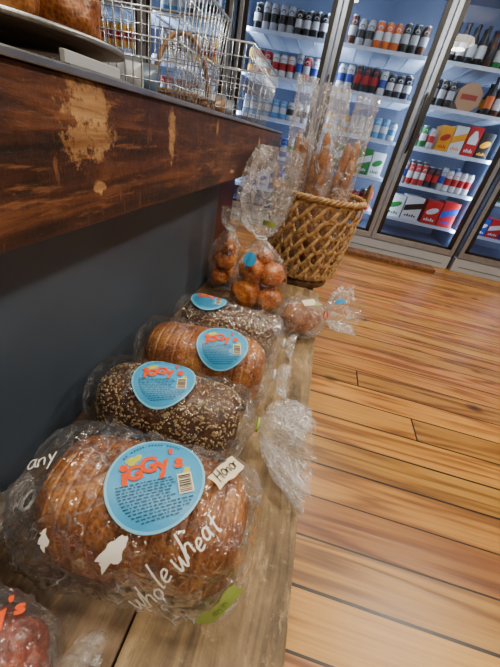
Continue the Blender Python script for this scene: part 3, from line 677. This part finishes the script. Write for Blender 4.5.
# ------------------------------------------------------------------ coolers
FY=3.28
def cooler(label,x0,x1,nd,seed=0):
    t=thing('display_cooler',label,'cooler',((x0+x1)/2,FY+.35,0)); W=x1-x0; bw=W/nd
    def add(name,bm,m,par=None,sm=False,lb=None):
        o=obj(name,bm,m,par or t,sm,label=lb)
        if par is None: o.location=-Vector(t.location)
        return o
    bm=bmesh.new(); box(bm,x0,x0+.02,FY+.04,4.02,.02,2.05); box(bm,x1-.02,x1,FY+.04,4.02,.02,2.05); box(bm,x0+.02,x1-.02,4.0,4.02,.02,2.05); box(bm,x0+.02,x1-.02,FY+.04,4.0,1.98,2.05); box(bm,x0+.02,x1-.02,FY+.04,4.0,.02,.15)
    add('cabinet',bm,M['alu'])
    bm=bmesh.new(); box(bm,x0+.021,x0+.028,FY+.05,3.99,.15,1.98); box(bm,x1-.028,x1-.021,FY+.05,3.99,.15,1.98); box(bm,x0+.028,x1-.028,3.98,3.999,.15,1.98); box(bm,x0+.028,x1-.028,FY+.05,3.98,.151,.16); box(bm,x0+.028,x1-.028,FY+.05,3.98,1.97,1.979)
    add('liner',bm,M['liner'])
    bm=bmesh.new(); box(bm,x0,x1,FY-.03,FY+.04,0,.122,.004); add('kick_panel',bm,flat('#aab2bc',.4,.3))
    bm=bmesh.new(); box(bm,x0+.06,x1-.06,FY-.0325,FY-.03,.045,.050)
    add('grille',bm,M['frame'])
    bm=bmesh.new(); box(bm,x0,x1,FY,FY+.04,1.96,2.05,.003); add('header',bm,M['blackm'])
    for d in range(nd+1):
        xm=x0+bw*d; xm=min(max(xm,x0+.03),x1-.03)
        bm=bmesh.new(); box(bm,xm-.018,xm+.018,FY+.042,FY+.062,.16,1.95); add('mullion',bm,M['shelfw'])
        bm=bmesh.new(); tube(bm,[(xm,FY+.07,.2),(xm,FY+.07,1.92)],.008,8); add('light_tube',bm,M['led'],None,True)
        l=bpy.data.lights.new('cooler_light','AREA'); l.shape='RECTANGLE'; l.size=.04; l.size_y=1.7; l.energy=14; l.color=(.76,.86,1)
        lo=bpy.data.objects.new('cooler_light',l); COL.objects.link(lo); lo.location=(xm,FY+.085,1.06); lo.rotation_euler=(PI/2,0,0)
    for d in range(nd):
        a=x0+bw*d+.03; b=x0+bw*(d+1)-.03
        for z in (.33,.62,.91,1.20,1.48):
            bm=bmesh.new()
            box(bm,a,b,FY+.10,FY+.112,z-.022,z+.004)
            box(bm,a,b,FY+.66,FY+.668,z-.012,z)
            for k in range(26):
                yy=FY+.112+k*.0212; box(bm,a,b,yy,yy+.009,z-.006,z)
            for k in range(6): box(bm,a+(b-a)*k/5-.003,a+(b-a)*k/5+.003,FY+.11,FY+.66,z-.012,z-.006)
            add('shelf',bm,M['shelfw'])
        a=x0+bw*d+.004; b=x0+bw*(d+1)-.004; f=.034
        bm=bmesh.new(); box(bm,a,a+f,FY-.04,FY-.003,.13,1.95,.003); box(bm,b-f,b,FY-.04,FY-.003,.13,1.95,.003); box(bm,a+f,b-f,FY-.04,FY-.003,.13,.18,.003); box(bm,a+f,b-f,FY-.04,FY-.003,1.89,1.95,.003)
        dr=add('door',bm,M['alu'])
        bm=bmesh.new(); gk=.034
        box(bm,a+f,a+f+gk,FY-.034,FY-.008,.18,1.89); box(bm,b-f-gk,b-f,FY-.034,FY-.008,.18,1.89); box(bm,a+f,b-f,FY-.034,FY-.008,.18,.20); box(bm,a+f,b-f,FY-.034,FY-.008,1.87,1.89)
        obj('gasket',bm,M['blackm'],dr,False)
        bm=bmesh.new(); vs=[bm.verts.new(p) for p in ((a+f,FY-.02,.19),(b-f,FY-.02,.19),(b-f,FY-.02,1.89),(a+f,FY-.02,1.89))]; bm.faces.new(vs)
        obj('glass',bm,M['glass'],dr,False)
        bm=bmesh.new(); hx=a+f*.5; tube(bm,[(hx,FY-.038,.85),(hx,FY-.075,.87),(hx,FY-.075,1.23),(hx,FY-.038,1.25)],.009,8); obj('handle',bm,M['blackm'],dr,True)
    return t
cooler('three-door lit glass drinks cooler behind the woven basket',-.97,1.335,3)
cooler('separate lit glass cooler at the right edge, beyond the three-door one',1.375,2.9,2)
cooler('two-door lit glass cooler seen through the wire baskets',-2.55,-1.01,2)
# ------------------------------------------------------------------ stock
def mesh_of(bm,mats,smooth=True):
    me=bpy.data.meshes.new('stock'); bm.to_mesh(me); bm.free()
    for m in mats: me.materials.append(m)
    for p in me.polygons: p.use_smooth=smooth
    return me
cache={}
def can_mesh(c1,c2,h=.122,r=.031):
    k=('can',c1,c2,h,r)
    if k not in cache:
        bm=bmesh.new(); lathe(bm,[(r*.75,0),(r*.95,.004),(r,.01),(r,h*.3),(r,h*.32),(r,h*.62),(r,h*.64),(r,h*.88),(r*.82,h*.955),(r*.84,h*.97),(r*.84,h),(r*.74,h),(r*.74,h*.98)],16,mis=[2,2,0,0,1,1,0,0,2,2,2,2])
        t=bmesh.new(); vs=[t.verts.new((r*.55*math.cos(q),-r*1.02*math.cos(math.asin(min(1,.55*abs(math.cos(q))))),h*.76+h*.07*math.sin(q))) for q in [2*PI*i/12 for i in range(12)]]; f=t.faces.new(vs); f.material_index=1; merge(bm,t)
        cache[k]=mesh_of(bm,[flat(c1,.3),flat(c2,.35),M['steel']])
    return cache[k]
def bottle_mesh(c1,c2,cap,h=.23,r=.031):
    k=('bot',c1,c2,cap,h)
    if k not in cache:
        bm=bmesh.new(); lathe(bm,[(r*.8,0),(r,.006),(r,h*.18),(r*1.01,h*.19),(r*1.01,h*.5),(r,h*.51),(r*.98,h*.56),(r*.7,h*.68),(r*.42,h*.78),(r*.4,h*.93),(r*.46,h*.935),(r*.46,h),(r*.2,h)],16,mis=[0,0,0,1,1,0,0,0,0,2,2,2])
        cache[k]=mesh_of(bm,[flat(c1,.12),flat(c2,.4),flat(cap,.4)])
    return cache[k]
def carton_mesh(c1,c2,w,d,h,var=0):
    k=('car',c1,c2,w,d,h,var)
    if k not in cache:
        bm=bmesh.new(); box(bm,-w/2,w/2,-d/2,d/2,0,h,.003,0)
        t=bmesh.new()
        if var%3==0: P=[(w*.38*math.cos(q),h*.56+h*.13*math.sin(q)+w*.12*math.cos(q)) for q in [2*PI*i/18 for i in range(18)]]
        elif var%3==1: P=[(-w*.5,h*.35),(w*.5,h*.55),(w*.5,h*.8),(-w*.5,h*.6)]
        else: P=[(-w*.36,h*.42),(w*.36,h*.42),(w*.36,h*.62),(w*.1,h*.86),(-w*.1,h*.86),(-w*.36,h*.62)]
        f=t.faces.new([t.verts.new((x,-d/2-.0012,z)) for x,z in P]); f.material_index=1; merge(bm,t)
        for j in range(5): box(bm,-w*.34+j*w*.14,-w*.34+j*w*.14+w*.09,-d/2-.0010,-d/2,h*.14,h*(.22+.04*(j%2)),0,1)
        cache[k]=mesh_of(bm,[flat(c1,.45),flat(c2,.45)],False)
    return cache[k]
def put(me,kind,x,y,z,label,group,rz=0,cat=None):
    o=bpy.data.objects.new(kind,me); COL.objects.link(o); o.location=(x,y,z+.001); o.rotation_euler=(0,0,rz)
    tag(o,label,cat or kind.split('_')[-1],group); return o
CN={'#a9aeb6':'silver','#14161a':'black','#1c3f9c':'blue','#b0141c':'red','#cfd3d8':'white','#e09a18':'yellow','#1f7a38':'green','#4e2812':'brown','#5a9bcc':'pale blue','#d0641c':'orange','#0c1430':'navy','#5e1e40':'plum'}
S,K_,B_,R_,W_,Y_,G_,BR,PB,O_,NV,PL=list(CN.keys())
SH={.33:'bottom',.62:'fourth',.91:'middle',1.20:'second',1.48:'top'}
rs_=random.Random(12)
def row(dname,a,b,z,kind,cols,pitch,rows=1,h=None,y=FY+.15):
    n=int((b-a)/pitch+1e-6); off=((b-a)-n*pitch)/2
    for r in range(rows):
        cur=rs_.choice(cols)
        for i in range(n):
            if kind=='carton': cur=cols[i%len(cols)]
            elif rs_.random()<.6: cur=rs_.choice(cols)
            c,c2=cur; hh={'can':h or .15,'bottle':h or .22,'carton':h or .16}[kind]
            hh=round(hh*(1+.07*((cols.index(cur)%3)-1)),4)
            x=a+off+pitch*(i+.5)+random.uniform(-.002,.002)
            if kind=='can': me=can_mesh(c,c2,hh,min(.033,pitch*.47)); nm='drink_can'
            elif kind=='bottle': me=bottle_mesh(c,c2,R_ if c2==R_ else K_,hh); nm='drink_bottle'
            else: me=carton_mesh(c,c2,pitch*.94,.2,hh,cols.index(cur)); nm='drink_carton'
            yy=y+r*pitch*1.02 if kind!='carton' else y+.09
            put(me,nm,x,yy,z,f'{CN[c]} {kind} with {CN[c2]} band, {SH[z]} shelf, {dname}',f'{CN[c]} and {CN[c2]} {kind}s, {SH[z]} shelf, {dname}')
bw=(1.335+.97)/3
dA=(-.97+.06,-.97+bw-.06); dB=(-.97+bw+.05,-.97+2*bw-.05); dC=(-.97+2*bw+.05,1.335-.05)
nA,nB,nC='left door of three-door cooler','middle door of three-door cooler','right door of three-door cooler'
row(nB,*dB,1.48,'can',[(S,K_),(S,B_),(K_,S),(W_,R_),(S,R_),(BR,S),(G_,W_),(O_,W_)],.068,2,h=.165)
row(nB,*dB,1.20,'can',[(S,NV),(W_,B_),(K_,R_),(S,W_),(BR,S),(PL,S),(NV,W_),(K_,Y_)],.068,2,h=.165)
row(nB,*dB,.91,'can',[(W_,PB),(S,W_),(PB,W_),(Y_,W_)],.068,1,h=.14)
row(nB,*dB,.62,'carton',[(W_,G_),(G_,W_)],.12,1,h=.21)
row(nB,*dB,.33,'can',[(R_,W_),(R_,K_),(K_,R_)],.068,1,h=.17)
row(nA,*dA,1.48,'can',[(K_,W_),(S,K_),(K_,R_),(NV,S),(BR,Y_)],.068,2,h=.165)
row(nA,*dA,1.20,'can',[(W_,R_),(R_,W_),(S,B_),(W_,B_),(Y_,K_)],.068,2,h=.165)
row(nA,*dA,.91,'can',[(PB,W_),(G_,W_),(O_,W_),(S,K_)],.068,1)
row(nA,*dA,.62,'can',[(S,B_),(B_,S),(W_,G_)],.071,1,h=.16)
row(nA,*dA,.33,'carton',[(W_,B_),(B_,W_)],.12,1)
m1=dC[0]+.22
row(nC,dC[0],dC[1],1.48,'bottle',[(BR,K_),(K_,W_),(K_,PL),(G_,W_)],.070,2,h=.23)
row(nC,dC[0],m1,1.20,'can',[(W_,K_),(S,K_),(K_,S)],.068,2,h=.165)
row(nC,m1+.20,dC[1],1.20,'bottle',[(K_,Y_),(BR,W_),(K_,O_)],.07,2,h=.23)
t=thing('drink_pack','large cream octagonal drink pack with red lettering panel between cans and bottles','pack',(m1+.10,FY+.22,1.201))
bm=bmesh.new(); r=.095
vs=[(r*1.04*math.cos(PI/8+k*PI/4),0,r+r*1.08*math.sin(PI/8+k*PI/4)) for k in range(8)]
f0=[bm.verts.new((x,-.07,max(0,z))) for x,_,z in vs]; f1=[bm.verts.new((x,.07,max(0,z))) for x,_,z in vs]
bm.faces.new(f0); bm.faces.new(f1[::-1]); [bm.faces.new((f0[k],f0[(k+1)%8],f1[(k+1)%8],f1[k])) for k in range(8)]
bmesh.ops.recalc_face_normals(bm,faces=bm.faces[:]); obj('carton',bm,flat('#b58f6c'),t,False)
bm=bmesh.new(); box(bm,-.06,.06,-.0715,-.070,.080,.115); obj('red_panel',bm,flat('#98241c'),t,False)
row(nC,dC[0],dC[0]+.2,.91,'can',[(W_,PB),(S,R_),(G_,W_)],.066,2,h=.15)
row(nC,dC[0]+.2,dC[1],.91,'carton',[(Y_,R_),(W_,Y_),(R_,W_),(K_,Y_)],.108,1,h=.20)
row(nC,dC[0],dC[1],.62,'can',[(W_,R_),(B_,R_),(B_,S),(NV,R_),(S,B_),(K_,S),(R_,W_),(Y_,B_),(PB,S),(G_,K_)],.056,2,h=.185)
row(nC,dC[0],dC[0]+.34,.33,'carton',[(W_,G_),(W_,K_)],.165,1,h=.205)
row(nC,dC[0]+.34,dC[1],.33,'carton',[(R_,W_),(R_,B_)],.145,1,h=.22)
bw2=(2.9-1.375)/2
for z,kd,cl in [(.33,'carton',[(B_,W_),(R_,W_)]),(.62,'can',[(G_,W_),(S,G_)]),(.91,'bottle',[(PB,B_),(O_,W_)])]:
    row('left door of right-hand cooler',1.375+.06,1.375+bw2-.06,z,kd,cl,.12 if kd=='carton' else .075)
bw0=(2.55-1.01)/2
for j,dn in enumerate(('left door of two-door cooler','right door of two-door cooler')):
    a=-2.55+bw0*j+.06
    for z,kd,cl in [(.91,'can',[(R_,W_),(S,B_),(O_,W_)]),(1.20,'can',[(W_,B_),(S,K_),(Y_,R_)]),(1.48,'can',[(K_,R_),(PB,W_),(BR,W_),(S,NV)])]:
        row(dn,a,a+bw0-.12,z,kd,cl,.078,h=.165)
t=tag(obj('floor_board',(lambda b:(box(b,-.42,.42,-.075,.075,0,.03,.003),b)[1])(bmesh.new()),M['board'],smooth=False),'loose reclaimed wooden board lying on the floor before the cooler','board')
t.location=(.74,3.06,.001); t.rotation_euler=(0,0,math.radians(2))
# ------------------------------------------------------------------ lamps
def pendant(loc,label,e):
    t=thing('pendant_lamp',label,'lamp',loc,0); 
    bm=bmesh.new(); lathe(bm,[(.01,.0),(.12,.012),(.2,.05),(.22,.09),(.2,.12),(.1,.14),(.02,.145)],40); obj('globe',bm,M['lampg'],t)
    bm=bmesh.new(); tube(bm,[(0,0,.14),(0,0,2.899-loc[2])],.006,8); obj('stem',bm,M['blackm'],t)
    l=bpy.data.lights.new('lamp','AREA'); l.shape='DISK'; l.size=.24; l.energy=e; l.color=(1,.90,.77)
    o=bpy.data.objects.new('lamp_light',l); COL.objects.link(o); o.location=(loc[0],loc[1],loc[2]-.02)
pendant((1.55,-.94,2.5),'round opal pendant lamp over the floor behind the camera',34)
pendant((1.5,1.2,2.5),'added round opal pendant lamp over the open floor',34)  # unseen pendant, added for light and highlights on the bags
pendant((-.3,.4,2.5),'added round opal pendant lamp above the counter',16)  # also an added lamp, out of view, to make the film shine
pendant((.5,2.3,2.6),'added round opal pendant lamp before the coolers',18)  # another added, unseen pendant for extra highlights
w=bpy.data.worlds.new('World'); bpy.context.scene.world=w; w.use_nodes=True
w.node_tree.nodes['Background'].inputs[0].default_value=(.5,.55,.65,1); w.node_tree.nodes['Background'].inputs[1].default_value=.3
# ------------------------------------------------------------------ camera
cam=bpy.data.cameras.new('Camera'); co=bpy.data.objects.new('Camera',cam); COL.objects.link(co)
cam.sensor_fit='VERTICAL'; cam.sensor_height=24; cam.lens=24*315/667; cam.clip_start=.01
X=Vector((.9602,-.2607,.0994)); Y=Vector((.2214,.4948,-.8402)); X.normalize(); Y=(Y-X*Y.dot(X)).normalized(); Z=X.cross(Y)
m=Matrix((X,Y,Z)).to_4x4(); m.translation=Vector((0,0,.78)); co.matrix_world=m
bpy.context.scene.camera=co
